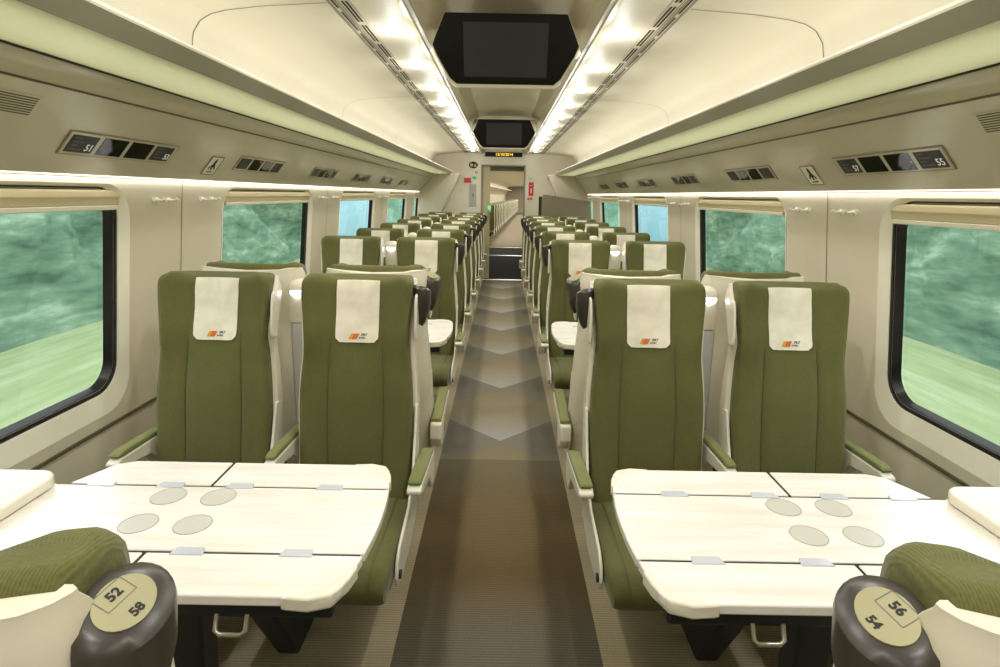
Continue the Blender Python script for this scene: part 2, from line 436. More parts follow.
# luggage racks with their lining, the light gap, glass shelf and rail
for sg in (-1, 1):
    sd = SIDE[sg]
    r = thing('luggage_rack', 'long overhead luggage rack with green glass shelf above the %s windows' % sd, 'luggage rack', (0, 0, 0), group='overhead luggage racks')
    P = lambda pts: [(sg * x, z) for x, z in pts]
    mb = MB(); mb.strip(P([(1.352, 1.480), (1.330, 1.467), (1.318, 1.480), (1.27, 1.543), (1.21, 1.619), (1.1575, 1.685)]), -2.5, 9.5)
    mb.build('lining_panel', M['bulk'], r, smooth=60)
    mb = MB(); mb.box(*sorted((sg * 1.152, sg * 1.159)), -2.5, 9.5, 1.684, 1.689); mb.build('joint', M['seam'], r)
    mb = MB(); mb.strip(P([(1.1545, 1.688), (1.150, 1.700), (1.140, 1.720), (1.128, 1.735), (1.118, 1.742), (1.118, 1.76)]), -2.5, 9.5)
    mb.build('upper_lining', M['bulk'], r, smooth=60)
    mb = MB(); mb.box(*sorted((sg * 1.108, sg * 1.118)), -2.5, 9.5, 1.7432, 1.746); mb.build('glass_channel', M['slot'], r)
    mb = MB(); mb.box(*sorted((sg * .845, sg * 1.112)), -2.5, 9.5, 1.748, 1.757)
    mb.build('glass_shelf', M['rackglass'], r)
    mb = MB(); mb.prism(P([(.853, 1.747), (.846, 1.745), (.820, 1.786), (.824, 1.792), (.845, 1.792), (.853, 1.765)]), 'y', -2.5, 9.56)
    mb.build('rail', M['rail'], r, smooth=40)
    mb = MB(); mb.prism(P([(.8195, 1.787), (.817, 1.792), (.819, 1.799), (.832, 1.802), (.840, 1.793)]), 'y', -2.5, 9.56)
    mb.build('rail_edge', M['railtop'], r, smooth=40)
    mb = MB(); mb.prism(P([(1.385, 1.10), (1.00, 1.13), (.965, 1.20), (.715, 1.73), (.72, 1.76), (1.15, 1.76), (1.385, 1.50)]), 'y', 9.5, 9.94)
    mb.build('end_panel', M['bulk'], r, bevel=.01)
    # light bar in the gap below the lining
    mb = MB(); mb.box(*sorted((sg * 1.326, sg * 1.338)), -2.4, 9.4, 1.4665, 1.470)
    mb.build('light_bar', M['ledbar'], r)

# ------------------------------------------------------------------ ceiling fittings
for sg in (-1, 1):
    v = thing('air_vent', 'long slotted air vent running along the %s side of the ceiling' % SIDE[sg], 'vent', (0, 0, 0), group='ceiling air vents')
    mb = MB(); mb.strip([(sg * .656, 2.117), (sg * .655, 2.109), (sg * .575, 2.109), (sg * .574, 2.117)], -2.4, 9.8); mb.build('vent_strip', M['wall'], v)
    mb = MB(); mb2 = MB()
    y = .4; k = 0
    while y < 9.6:
        for x0, x1 in ((.630, .637), (.594, .602), (.580, .588)):
            off = .13 if x0 > .62 else 0
            mb.box(*sorted((sg * x0, sg * x1)), y + off, y + off + .255, 2.1075, 2.110)
        y += .305
    for x in (.610, .618, .624, .644, .650): mb2.box(*sorted((sg * x, sg * (x + .0022))), -2.4, 9.8, 2.1078, 2.110)
    mb.build('slot', M['slot'], v)['kind'] = 'stuff'
    mb2.build('groove', M['seam'], v)
    for k in range(11):
        y = 2.62 + .665 * k
        t = thing('ceiling_spotlight', '%s round spotlight from the camera in the %s ceiling row' % (ORD[k], SIDE[sg]), 'spotlight', (sg * .485, y, 2.11), group='ceiling spotlights')
        mb = MB(); n = 20
        ra = [[(r * math.cos(2 * PI * j / n), r * math.sin(2 * PI * j / n), z) for j in range(n)] for r, z in ((.036, .001), (.036, -.003), (.030, -.004), (.028, .001))]
        mb.loft(ra, cap=False); mb.build('bezel', M['railtop'], t, smooth=40)
        mb = MB(); mb.loft([[(r * math.cos(2 * PI * j / 20), r * math.sin(2 * PI * j / 20), z) for j in range(20)] for r, z in ((.028, 0), (.027, -.008), (.020, -.014), (.008, -.017))]); mb.build('lens', M['led'], t, smooth=60)
    for k in range(-6, 11):
        y = 2.62 + .665 * k
        L = bpy.data.lights.new('spot', 'POINT'); L.energy = 1.1; L.shadow_soft_size = .03; L.color = (1, .985, .955)
        lo = bpy.data.objects.new('spot_lamp', L); COL.objects.link(lo); lo.location = (sg * .485, y, 1.99)
        L = bpy.data.lights.new('spot', 'SPOT'); L.energy = 11; L.spot_size = math.radians(150); L.spot_blend = 1; L.shadow_soft_size = .03; L.color = (1, .985, .955)
        lo = bpy.data.objects.new('spot_lamp', L); COL.objects.link(lo); lo.location = (sg * .485, y, 2.085)

def monitor(y, label, big):
    t = thing('ceiling_monitor', label, 'screen', (-.008, y, 0), group='ceiling monitors')
    # face plane tilted: top edge nearer than the bottom edge
    zt, zb, yt, yb = 2.118, 1.872, -.03, .06
    fy = lambda z: yt + (yb - yt) * (zt - z) / (zt - zb)
    out = [(-.236, zt), (.236, zt), (.288, 2.01), (.272, 1.975), (.222, 1.893), (.195, zb), (-.195, zb), (-.222, 1.893), (-.272, 1.975), (-.288, 2.01)]
    def R(k, d, cz=1.99): return [(x * k, fy(z) + d, cz + (z - cz) * k) for x, z in out]
    mb = MB(); mb.loft([R(1, .0), R(1.0, .012)]); mb.build('bezel', M['bezeltv'], t, bevel=.004)
    back = [(x * 1.015, .013 + fy(z), z if z > 1.9 else z - .012) for x, z in out]
    b2 = [(x * 1.08, .13, max(z, 1.99)) for x, z in out]; b3 = [(x * 1.05, .42, max(z, 2.17)) for x, z in out]
    mb = MB(); mb.loft([back, [(x, y + .02, z) for x, y, z in back], b2, b3]); mb.build('housing', M['ceiling'], t, smooth=35)
    z0, z1, xx = 1.897, 2.087, .165
    mb = MB(); mb.add([(-xx, fy(z0) - .0015, z0), (xx, fy(z0) - .0015, z0), (xx, fy(z1) - .0015, z1), (-xx, fy(z1) - .0015, z1)], [(0, 1, 2, 3)])
    mb.build('display', M['screen'], t)
monitor(2.40, 'nearest black ceiling monitor with a dark screen above the aisle', True)
monitor(5.60, 'farther black ceiling monitor above the aisle toward the end door', False)

# ------------------------------------------------------------------ info displays, pictograms, hooks on the linings
U = Vector((1.156 - 1.33, 1.687 - 1.467)).normalized()      # up along the lining (x outward positive side)
def lin_pt(sg, y, d, off=0.0):
    x = 1.33 + U.x * d; z = 1.467 + U.y * d
    nx, nz = -U.y, U.x                                         # toward the aisle and down
    return (sg * (x + nx * off), y, z + nz * off)
def lin_quad(mb, sg, y0, y1, d0, d1, off=.002, thick=0.0, mi=0):
    a = [lin_pt(sg, y, d, off) for y, d in ((y0, d0), (y1, d0), (y1, d1), (y0, d1))]
    b = [lin_pt(sg, y, d, off - thick if thick else off - .0015) for y, d in ((y0, d0), (y1, d0), (y1, d1), (y0, d1))]
    mb.loft([a, b], mi=mi)
def info_display(sg, y, k, nums):
    t = thing('seat_number_display', '%s seat number panel with two reading mirrors from the camera above the %s windows' % (ORD[k], SIDE[sg]), 'display panel', (0, 0, 0), group='seat number panels')
    mb = MB(); lin_quad(mb, sg, y, y + .565, .076, .160, .0040, .003); mb.build('frame', M['skirt'], t, bevel=.002)
    mb = MB(); lin_quad(mb, sg, y + .006, y + .559, .080, .156, .0046, .0012); mb.build('plate', M['bulk'], t)
    for (a, b), num in zip(((.016, .128), (.428, .540)), nums):
        mb = MB(); lin_quad(mb, sg, y + a, y + b, .088, .148, .006); p = mb.build('number_screen', M['black'], t)
        ux = Vector((0, -sg, 0)) if True else None
        ux = Vector((0, 1, 0)) if sg < 0 else Vector((0, -1, 0))
        uy = Vector((sg * U.x, 0, U.y))
        if num:
            yc = y + (b - .022 if sg < 0 else a + .022); o = lin_pt(sg, yc, .107, .0068)
            text_mesh('number_lettering', num, .034, M['white_ink'], p, o, ux, uy, .0004)
        mb = MB()
        for q in range(4):
            d = .139 - q * .013; ya, yb = (y + a + .012, y + a + .012 + (.03, .045, .026, .05)[q])
            if sg > 0: ya, yb = y + b - .012 - (.03, .045, .026, .05)[q], y + b - .012
            lin_quad(mb, sg, ya, yb, d - .0028, d + .0028, .0066)
        mb.build('caption_lines_pattern', M['inkgrey'], p)
    for a, b in ((.150, .268), (.288, .408)):
        mb = MB(); lin_quad(mb, sg, y + a, y + b, .086, .150, .006); mb.build('mirror', M['mirror'], t)
for sg in (-1, 1):
    for k in range(6):
        nums = ('', '')
        if k == 0: nums = ('51', '53') if sg < 0 else ('55', '57')
        info_display(sg, 1.705 + 1.10 * k, k, nums)
    # seated-passenger style pictogram plate
    yp = 2.555 if sg < 0 else 2.438
    t = thing('pictogram_plate', 'white plate with a black arrow-like pictogram above the %s windows' % SIDE[sg], 'sign', (0, 0, 0), group='pictogram plates')
    mb = MB(); lin_quad(mb, sg, yp, yp + .105, .040, .136, .0040, .0022); mb.build('plate', M['trim'], t)
    mb = MB()
    for y0, y1, d0, d1 in ((0, .105, .040, .0425), (0, .105, .1335, .136), (0, .0025, .04, .136), (.1025, .105, .04, .136)): lin_quad(mb, sg, yp + y0, yp + y1, d0, d1, .0048)
    mb.build('border', M['ink'], t)
    mb = MB()
    def poly(pts):
        a = [lin_pt(sg, yp + p, .040 + q, .0052) for p, q in pts]; b = [lin_pt(sg, yp + p, .040 + q, .0042) for p, q in pts]; mb.loft([a, b])
    poly([(.052, .088), (.060, .075), (.062, .055), (.080, .036), (.076, .030), (.060, .044), (.052, .044), (.044, .044), (.028, .030), (.024, .036), (.042, .055), (.044, .075)])
    poly([(.047, .044), (.057, .044), (.057, .026), (.047, .026)]); poly([(.030, .018), (.074, .018), (.074, .013), (.030, .013)])
    mb.build('pictogram_marking', M['ink'], t)
    # speaker grille near the camera
    t = thing('speaker_vent', 'slotted speaker grille on the lining above the nearest %s window' % SIDE[sg], 'speaker grille', (0, 0, 0), group='speaker grilles')
    mb = MB(); lin_quad(mb, sg, 1.30, 1.545, .178, .240, .0026, .0016); mb.build('plate', M['bulk'], t)
    mb = MB()
    for q in range(8): lin_quad(mb, sg, 1.31, 1.535, .183 + q * .007, .1862 + q * .007, .0032)
    mb.build('slot', M['seam'], t)
    # coat hooks
    n = 0
    for k in range(3):
        for dy in (2.265, 2.350, 2.615, 2.705):
            y = dy + 2.04 * k; z = 1.388
            h = thing('coat_hook', '%s cream coat hook from the camera on the %s wall' % (ORD[n], SIDE[sg]), 'coat hook', (sg * wall_x(z), y, z), group='coat hooks'); n += 1
            mb = MB(); mb.tube([(0, 0, 0), (-sg * .012, 0, 0), (-sg * .030, 0, -.003), (-sg * .040, 0, .004)], [.011, .006, .005, .008], 10); mb.build('peg', M['trim'], h, smooth=60)
            mb = MB(); mb.tube([(-sg * .0, -.012, 0), (-sg * .004, -.012, .0)], .012, 10); mb.tube([(0, .012, 0), (-sg * .004, .012, 0)], .012, 10)
            mb.build('mount_rim', M['trim'], h, smooth=40)

# ------------------------------------------------------------------ seats
FRONT = [(.34, -.125), (.46, -.100), (.60, -.082), (.75, -.068), (.88, -.048), (.96, -.026), (1.04, -.008), (1.16, .006)]
HW = [(.34, .184), (.50, .193), (.72, .197), (.84, .188), (.92, .179), (.98, .182), (1.05, .191), (1.10, .192), (1.16, .188)]
front = lambda z: smooth_tab(FRONT, z)
hw = lambda z: smooth_tab(HW, z)
TS = [-1, -.965, -.90, -.80, -.66, -.52, -.495, -.47, -.3, -.1, .1, .3, .47, .495, .52, .66, .80, .90, .965, 1]
def surf(t, z):
    """front cloth surface of the backrest"""
    a = abs(t); y = front(z)
    y -= .052 * S(z, .84, .98) * max(0, (a - .42) / .58) ** 1.25
    y -= .020 * (1 - S(z, .84, .98)) * max(0, (a - .5) / .5) ** 1.5
    y += .010 * S(z, .80, .93) * (1 - S(a, .1, .5))
    if abs(a - .495) < .01: y += .006 * (1 - S(z, .90, .98))
    if a > .96: y += .010
    if a > .99: y += .022
    return y
def seat_ring(z, inset=0.0, dz=0.0):
    w = hw(z) - inset * .35; pts = []
    for t in TS:
        bump = .015 * math.exp(-((abs(t) - .80) / .20) ** 2) * S(z, .98, 1.12)
        pts.append((t * w, surf(t, z) + inset, z + dz + bump))
    yb = front(z) + .070 - inset * .6
    bz = .012 * S(z, .98, 1.12)
    for t in (1, .6, 0, -.6, -1): pts.append((t * (w - .004), yb - (.02 if abs(t) == 1 else 0), z + dz + bz))
    return pts

def logo(parent, zc):
    """orange slanted blocks and two short italic lines on the cloth"""
    ux = Vector((1, 0, 0)); uy = Vector((0, front(zc + .05) - front(zc - .05), .1)).normalized()
    o = Vector((.004, surf(0, zc) - .0085, zc))
    def para(x0, x1, m, name):
        mb = MB(); pts = []
        for x, q in ((x0, -.0095), (x1, -.0095), (x1 + .009, .0095), (x0 + .009, .0095)): pts.append(o + ux * x + uy * q)
        mb.add(pts, [(0, 1, 2, 3)]); return mb.build(name, m, parent)
    para(-.034, -.024, M['amber'], 'logo_marking'); para(-.0235, -.014, M['orange'], 'logo_marking'); para(-.0135, -.006, M['orange'], 'logo_marking')
    q = o + ux * .020 + uy * .0050; text_mesh('logo_lettering', 'PKP', .013, M['inkgrey'], parent, q, ux, uy, .0002, .25, bold=.0004)
    q = o + ux * .019 - uy * .0055; text_mesh('logo_lettering', 'INTERCITY', .0075, M['inkgrey'], parent, q, ux, uy, .0002, .25, bold=.0003)

def armrest(root, x, y0, y1, z0, z1, w=.046):
    """cream carrier with a green pad; slopes from the tip (y0, z0) to the back (y1, z1)"""
    L = lambda y, d: (y, z0 + (z1 - z0) * (y - y0) / (y1 - y0) + d)
    prof = [L(y1, -.10), L(y1 + .03, -.05), L(y1 + .02, .008), L(y0 + .02, -.004), L(y0 - .010, -.016), L(y0 - .008, -.032), L(y0 + .04, -.042), L(y1 - .12, -.050), L(y1 - .06, -.11)]
    mb = MB(); mb.prism(prof, 'x', x - w / 2, x + w / 2); a = mb.build('armrest', M['trim'], root, bevel=.006)
    mb = MB(); mb.prism([L(y1, .004), L(y1, .022), L(y0 + .04, .016), L(y0 + .008, .008), L(y0 + .006, -.002), L(y0 + .03, -.006)], 'x', x - w / 2 + .002, x + w / 2 - .002)
    mb.build('pad', M['green_side'], a, bevel=.007)
    return a

def build_seat(s, aisle, cover_logo=True):
    """faces -y; aisle is toward s*x"""
    root = thing('train_chair', 'olive seat', 'seat', (0, 0, 0), group='olive green coach seats')
    zs = [.35, .40, .45, .50, .55, .60, .65, .70, .75, .80, .84, .87, .90, .93, .96, .99, 1.02, 1.05, 1.08, 1.10]
    rings = [seat_ring(z) for z in zs]
    for a in (20, 40, 60, 78, 90):
        a = math.radians(a); r = .032
        rings.append(seat_ring(1.102, r * (1 - math.cos(a)), r * math.sin(a)))
    mb = MB(); mb.loft(rings); mb.build('backrest', M['green'], root, smooth=55)
    # cushion
    mb = MB(); secs = []
    prof = [(-.07, .392), (-.14, .394), (-.30, .402), (-.43, .412), (-.515, .417), (-.560, .409), (-.588, .388), (-.594, .360), (-.575, .332), (-.48, .310), (-.20, .29), (-.07, .30)]
    for t in (-1, -.97, -.90, -.80, -.78, -.76, -.5, 0, .5, .76, .78, .80, .90, .97, 1):
        k = 1 - .20 * max(0, (abs(t) - .88) / .12) ** 2; g = .005 if abs(abs(t) - .78) < .005 else 0
        secs.append([(t * .196, -.35 + (y + .35) * (1 - (1 - k) * .12), .35 + (z - .35) * k - (g if z > .38 else 0)) for y, z in prof])
    mb.loft(secs); mb.build('seat_cushion', M['green'], root, smooth=55)
    # shell
    zsh = [.34, .40, .50, .60, .70, .80, .88, .93, .98, 1.03, 1.07, 1.10, 1.112, 1.118]
    rg = []
    for z in zsh:
        top = S(z, 1.07, 1.118); w = hw(z) + .013 - .006 * top
        f0 = front(z) + .040 - .030 * S(z, .86, .95) + .03 * top; b0 = front(z) + .128 - .036 * S(z, .7, .95) - .012 * top
        up_ = .014 * S(z, .98, 1.11)
        rg.append([(x, y, z + up_ * S(abs(x) / w, .35, .95)) for x, y in ((-w, f0), (-w + .006, f0 - .004), (-.5 * w, f0 - .004), (0, f0 - .004), (.5 * w, f0 - .004), (w - .006, f0 - .004), (w, f0), (w, b0 - .035), (w - .006, b0 - .022), (w - .02, b0 - .010), (w - .08, b0), (.3 * w, b0), (-.3 * w, b0), (-w + .08, b0), (-w + .02, b0 - .010), (-w + .006, b0 - .022), (-w, b0 - .035))])
    mb = MB(); mb.loft(rg); mb.build('back_shell', M['shell'], root, smooth=50)
    # side trim panel beside the headrest, aisle-facing side
    prof = [(front(.935) - .022, .935), (front(.935) + .02, .925), (front(1.0) + .022, 1.0), (front(1.05) + .018, 1.05), (front(1.07) + .004, 1.072), (front(1.09) - .020, 1.090), (front(1.08) - .036, 1.082), (front(1.04) - .042, 1.04), (front(.97) - .036, .965)]
    x = hw(1.03) + .012
    mb = MB(); mb.prism(prof, 'x', s * x, s * (x + .009)); mb.build('side_trim', M['trim'], root, bevel=.004)
    # headrest cover
    cols = [-.074, -.0725, -.06, -.04, -.02, 0, .02, .04, .06, .0725, .074]; zc = [1.128, 1.121, 1.10, 1.08, 1.05, 1.02, .99, .97, .955, .940, .929, .921, .917]
    rows = []
    for i, z in enumerate(zc):
        row = []
        for x in cols:
            zz = z
            ex = max(0, abs(x) - .050) / .024
            if z < .942: zz = max(z, .917 + .022 * (1 - math.sqrt(max(0, 1 - ex * ex))))
            t = x / hw(zz); yy = surf(t, min(zz, 1.102)) - .0062
            if zz > 1.102: yy += (zz - 1.102) ** 2 * 12 + .002
            yy -= .0015 * math.sin(zz * 55 + x * 20)
            row.append((x, yy, zz))
        rows.append(row)
    back = [[(x, y + .0045, z) for x, y, z in r] for r in rows]
    mb = MB(); n = len(cols)
    mb.loft(rows, cap=False, close=False); mb.loft(back, cap=False, close=False)
    rim = [rows[0][i] for i in range(n)] + [r[-1] for r in rows[1:]] + rows[-1][::-1][1:] + [r[0] for r in rows[::-1][1:-1]]
    rimb = [(x, y + .0045, z) for x, y, z in rim]
    mb.loft([rim, rimb], cap=False)
    hc = mb.build('headrest_cover', M['linen'], root, smooth=60)
    if cover_logo: logo(hc, .938)
    # side plate, pedestal
    pl = [(-.455, .325), (-.44, .366), (-.40, .392), (-.22, .42), (-.13, .47), (-.08, .60), (-.05, .70), (.0, .70), (-.01, .50), (-.06, .32), (-.20, .275), (-.38, .275), (-.44, .295)]
    mb = MB(); mb.prism(pl, 'x', s * .2005, s * .2105); fr = mb.build('side_plate', M['trim'], root, bevel=.004)
    mb = MB(); mb.tube([(s * .208, -.425, .322), (s * .217, -.425, .322)], .013, 14); mb.build('pivot_cap', M['black'], fr, smooth=40)
    xp = -s * .15 if aisle else -s * .10
    mb = MB(); mb.prism([(-.36, 0), (-.06, 0), (-.04, .05), (-.08, .18), (-.06, .30), (-.56, .30), (-.51, .22), (-.40, .06)], 'x', xp - .035, xp + .035)
    mb.build('pedestal', M['navy'], root, bevel=.008)
    if aisle:
        armrest(root, s * .236, -.30, .03, .535, .490)
        armrest(root, -s * .228, -.26, .03, .590, .570, .036)
        # leaf-shaped grip behind the outer headrest corner, its number disc on the upper end
        ax = Vector((s * .30, .28, .90)).normalized(); sx = Vector((s, 0, 0)); sx = (sx - ax * sx.dot(ax)).normalized(); up = ax.cross(sx) * (1 if s > 0 else -1)
        rg = []; c1 = Vector((s * .219, .022, 1.106))
        for q, rx, ry in ((-.138, .006, .010), (-.120, .016, .022), (-.085, .026, .038), (-.045, .034, .046), (-.016, .0365, .045), (-.006, .035, .041), (0, .0255, .0285)):
            c = c1 + Vector((s * .040, -.010, .99)).normalized() * q if q < -.02 else c1 + ax * q
            rg.append([tuple(c + sx * rx * math.cos(2 * PI * j / 28) + up * ry * math.sin(2 * PI * j / 28)) for j in range(28)])
        mb = MB(); mb.loft(rg); g = mb.build('grab_handle', M['dark'], root, smooth=45)
        cd = c1 + ax * .0003
        mb = MB(); mb.disc(cd, sx, up, .0215, .0245, 28, -.0015 if sx.cross(up).dot(ax) < 0 else .0015); mb.build('number_disc', M['disc'], g)
        root['_h'] = [*(cd + ax * .0016), *ax, *sx, *up]
    else:
        armrest(root, -s * .232, -.26, .03, .585, .565, .040)
    return root

protos = {(s, a): build_seat(s, a) for s in (-1, 1) for a in (False, True)}
used = set()
def place_seat(sg, aisle, yhead, facing, label):
    """sg: coach side; facing -1 toward the camera, +1 away"""
    s = -sg if facing < 0 else sg
    p = protos[(s, aisle)]
    o = p if (s, aisle) not in used else copy_tree(p)
    used.add((s, aisle))
    x = sg * (.503 if aisle else .993)
    if not aisle and facing < 0: x = sg * .993
    o.location = (x, yhead, 0); o.rotation_euler = (0, 0, 0 if facing < 0 else PI)
    o['label'] = label
    return o
place = {True: 'aisle', False: 'window'}
NEAR0, ROW1, ROW1B, ROW2, PITCH = .447, 2.02, 2.36, 3.85, .925
near = {}
for sg in (-1, 1):
    sd = SIDE[sg]
    for a in (True, False):
        place_seat(sg, a, ROW1, -1, 'olive %s seat with white headrest cover facing the camera behind the %s front table' % (place[a], sd))
    for a in (True, False):
        o = place_seat(sg, a, ROW1B, 1, 'olive %s seat facing away, back to back with the first %s %s seat' % (place[a], sd, place[a]))
    for k in range(7 if sg < 0 else 6):
        for a in (True, False):
            place_seat(sg, a, ROW2 + PITCH * k, -1, 'olive %s seat facing the camera, %s row beyond the %s middle table' % (place[a], ORD[k], sd))
    nums = ('52', '58') if sg < 0 else ('56', '54')
    near[sg] = place_seat(sg, True, NEAR0, 1, 'olive seat seen from behind at the bottom %s corner, marked %s and %s' % (sd, nums[0], nums[1]))
    near[sg].location.x = sg * .520
    # its number disc lettering
    h = list(near[sg]['_h']); c, ax, sx, up = (Vector(h[i:i + 3]) for i in (0, 3, 6, 9))
    disc = next(g for ch in near[sg].children if ch.name.startswith('grab_handle') for g in ch.children)
    rx = Vector((-1, 0, 0)); rx = (rx - ax * rx.dot(ax)).normalized(); ry = ax.cross(rx)
    ang = math.radians(72 if sg < 0 else -72)
    rx2 = rx * math.cos(ang) + ry * math.sin(ang); ry2 = ax.cross(rx2)
    sd_ = -1 if sg < 0 else 1
    p1 = c + ry2 * .0105 ; p2 = c - ry2 * .0125
    text_mesh('number_lettering', nums[0], .0115, M['ink'], disc, p1, rx2, ry2, .0003, bold=.0004)
    text_mesh('number_lettering', nums[1], .0105, M['ink'], disc, p2, rx2, ry2, .0003, bold=.0004)
    mb = MB()
    for x0, x1, y0, y1 in ((-.013, .013, .0085, .0091), (-.013, .013, -.0091, -.0085), (-.013, -.0124, -.0091, .0091), (.0124, .013, -.0091, .0091)):
        mb.add([p1 + rx2 * x + ry2 * y + ax * .0002 for x, y in ((x0, y0), (x1, y0), (x1, y1), (x0, y1))], [(0, 1, 2, 3)])
    mb.build('number_border', M['inkgrey'], disc)
for o in bpy.data.objects:
    if '_h' in o: del o['_h']

# reading lamp posts between the paired seats
def lamp_post():
    t = thing('reading_lamp', 'post', 'reading lamp', (0, 0, 0), group='reading lamps between seats')
    def ring(w, d, z, y): return [(w * x, y + d * q, z) for x, q in ((-1, -.5), (-.7, -1), (.7, -1), (1, -.5), (1, 1), (-1, 1))]
    mb = MB(); mb.loft([ring(.026, .02, 0, 0), ring(.026, .02, .30, 0), ring(.032, .022, .50, 0), ring(.041, .022, .94, 0)]); mb.build('post', M['grey'], t, bevel=.004)
    mb = MB(); mb.loft([ring(.041, .022, .943, 0), ring(.043, .024, 1.02, -.002), ring(.043, .028, 1.06, -.006), ring(.039, .028, 1.085, -.008), ring(.028, .020, 1.100, -.004), ring(.012, .010, 1.106, 0)]); h = mb.build('lamp_head', M['trim'], t, smooth=45)
    mb = MB(); mb.disc((0, -.036, 1.062), (1, 0, 0), (0, .35, 1), .030, .020, 20, -.004); mb.build('lens', M['lens'], h)
    return t
lp = None
for sg in (-1, 1):
    for k in range(8 if sg < 0 else 7):
        y = ROW1 if k == 0 else ROW2 + PITCH * (k - 1)
        o = lamp_post() if lp is None else copy_tree(lp); lp = lp or o
        o.location = (sg * .760, y + .168, 0)
        o['label'] = ('lit reading lamp on a grey post between the two front seats on the %s' % SIDE[sg]) if k == 0 else ('lit reading lamp on a grey post, %s row beyond the %s middle table' % (ORD[k - 1], SIDE[sg]))

# ------------------------------------------------------------------ tables
def table(sg, yc, label, xl=.685):
    t = thing('folding_table', label, 'table', (0, yc, 0), group='white folding tables')
    P = lambda pts: [(sg * x, y) for x, y in pts]
    zt = .73; th = .020; g = .0034
    def slab(pts, name, m=M['table'], z0=zt - th, z1=zt, parent=t, bevel=.003):
        mb = MB(); mb.prism(P(pts), 'z', z0, z1); return mb.build(name, m, parent, bevel=bevel)
    slab([(.2665, -.13 + g), (.261, -.06), (.2595, 0), (.261, .06), (.2665, .13 - g), (1.12, .13 - g), (1.12, -.13 + g)], 'centre_panel')
    far_a = [(.268, .13 + g), (.275, .18), (.284, .225), (.292, .240), (.34, .255), (.693 - g, .255), (.693 - g, .13 + g)]
    far_b = [(.693 + g, .13 + g), (.693 + g, .255), (.945, .255), (.985, .235), (1.032, .13 + g)]
    for pts in (far_a, far_b): slab(pts, 'folding_leaf')
    for pts in (far_a, far_b): slab([(x, -y) for x, y in pts], 'folding_leaf')
    mb = MB()
    for q in (-1, 1):
        mb.box(*sorted((sg * .275, sg * 1.03)), q * .13 - .0034, q * .13 + .0034, .7105, .7275)
        mb.box(*sorted((sg * .6896, sg * .6964)), *sorted((q * .134, q * .252)), .7105, .7275)
    mb.build('joint', M['slot'], t)
    slab([(.30, -.235), (.30, .235), (.94, .235), (1.00, .13), (1.00, -.13), (.94, -.235)], 'under_frame', M['navy'], .672, zt - th - .001, bevel=.006)
    for x, y in ((.41, .13), (.625, .13), (.79, .13), (.955, .13), (.40, -.13), (.612, -.13), (.955, -.13)):
        slab([(x - .030, y - .012), (x - .024, y + .012), (x + .030, y + .012), (x + .036, y - .012)] if sg > 0 else [(x - .036, y - .012), (x - .030, y + .012), (x + .024, y + .012), (x + .030, y - .012)], 'hinge', M['hinge'], zt - .002, zt + .0025, bevel=.0015)
    for x, y in ((.650, .078), (.765, .078), (.650, -.036), (.765, -.036)):
        mb = MB(); mb.disc((sg * x, y, zt - .0005), (1, 0, 0), (0, 1, 0), .037, .037, 32, .0012); c = mb.build('cup_recess', M['cup'], t)
        mb = MB(); n = 32
        mb.loft([[(sg * x + r * math.cos(2 * PI * j / n), y + r * math.sin(2 * PI * j / n), zt + z) for j in range(n)] for r, z in ((.0385, .0002), (.0382, .0012), (.0365, .0012), (.0362, .0008))], cap=False)
        mb.build('ring', M['grey'], c, smooth=40)
    # latch corners at the aisle end
    for q in (-1, 1):
        mb = MB(); mb.prism(P([(.385, q * .257), (.335, q * .262), (.297, q * .249), (.277, q * .205), (.269, q * .165), (.283, q * .165), (.305, q * .225), (.345, q * .243)]), 'z', .704, zt + .001)
        mb.build('corner_latch', M['trim'], t, bevel=.004)
    # bracket on the wall, pedestal, pull loop
    mb = MB(); mb.prism(P(rr2(1.045, 1.372, -.19, .145, .05)), 'z', .700, .728); mb.build('wall_bracket', M['trim'], t, bevel=.006)
    mb = MB(); mb.prism(P(rr2(1.050, 1.372, -.185, .142, .05)), 'z', .732, .758); mb.build('bracket_lid', M['trim'], t, bevel=.010, seg=3)
    mb = MB(); mb.prism(P(rr2(1.056, 1.368, -.18, .137, .05)), 'z', .727, .733); mb.build('bracket_gap', M['black'], t)
    mb = MB(); mb.loft([[(sg * (x + dx), y * k, z) for x, y in ((-.04, -.035), (.04, -.035), (.04, .035), (-.04, .035))] for z, dx, k in ((0, xl, 1.6), (.02, xl, 1.5), (.03, xl, 1), (.62, xl, 1.0), (.675, xl, 1.9))]); mb.build('leg', M['navy'], t, bevel=.006)
    mb = MB(); mb.prism([(.70, .60), (1.37, .46), (1.37, .60), (.70, .672)] if sg > 0 else [(-.70, .60), (-1.37, .46), (-1.37, .60), (-.70, .672)], 'y', -.02, .02); mb.build('brace', M['navy'], t, bevel=.004)
    mb = MB(); mb.tube([(sg * .452, -.235, .680), (sg * .452, -.245, .655), (sg * .460, -.247, .648), (sg * .498, -.247, .648), (sg * .506, -.245, .655), (sg * .506, -.235, .680)], .0045, 8); mb.build('pull_loop', M['silver'], t, smooth=60)
    return t
def rr2(x0, x1, y0, y1, r, n=6):
    pts = []
    for cx, cy, a0 in ((x1 - .005, y1 - .005, 0), (x0 + r, y1 - r, 90), (x0 + r, y0 + r, 180), (x1 - .005, y0 + .005, 270)):
        rr = .005 if a0 in (0, 270) else r
        for k in range(n + 1):
            a = math.radians(a0 + 90 * k / n); pts.append((cx + rr * math.cos(a), cy + rr * math.sin(a)))
    return pts
for sg in (-1, 1):
    table(sg, 1.195, 'large white folding table on the %s with four cup rings, nearest the camera' % SIDE[sg])
    table(sg, 3.0, 'white folding table on the %s, mostly hidden beyond the first seat row' % SIDE[sg], .748)

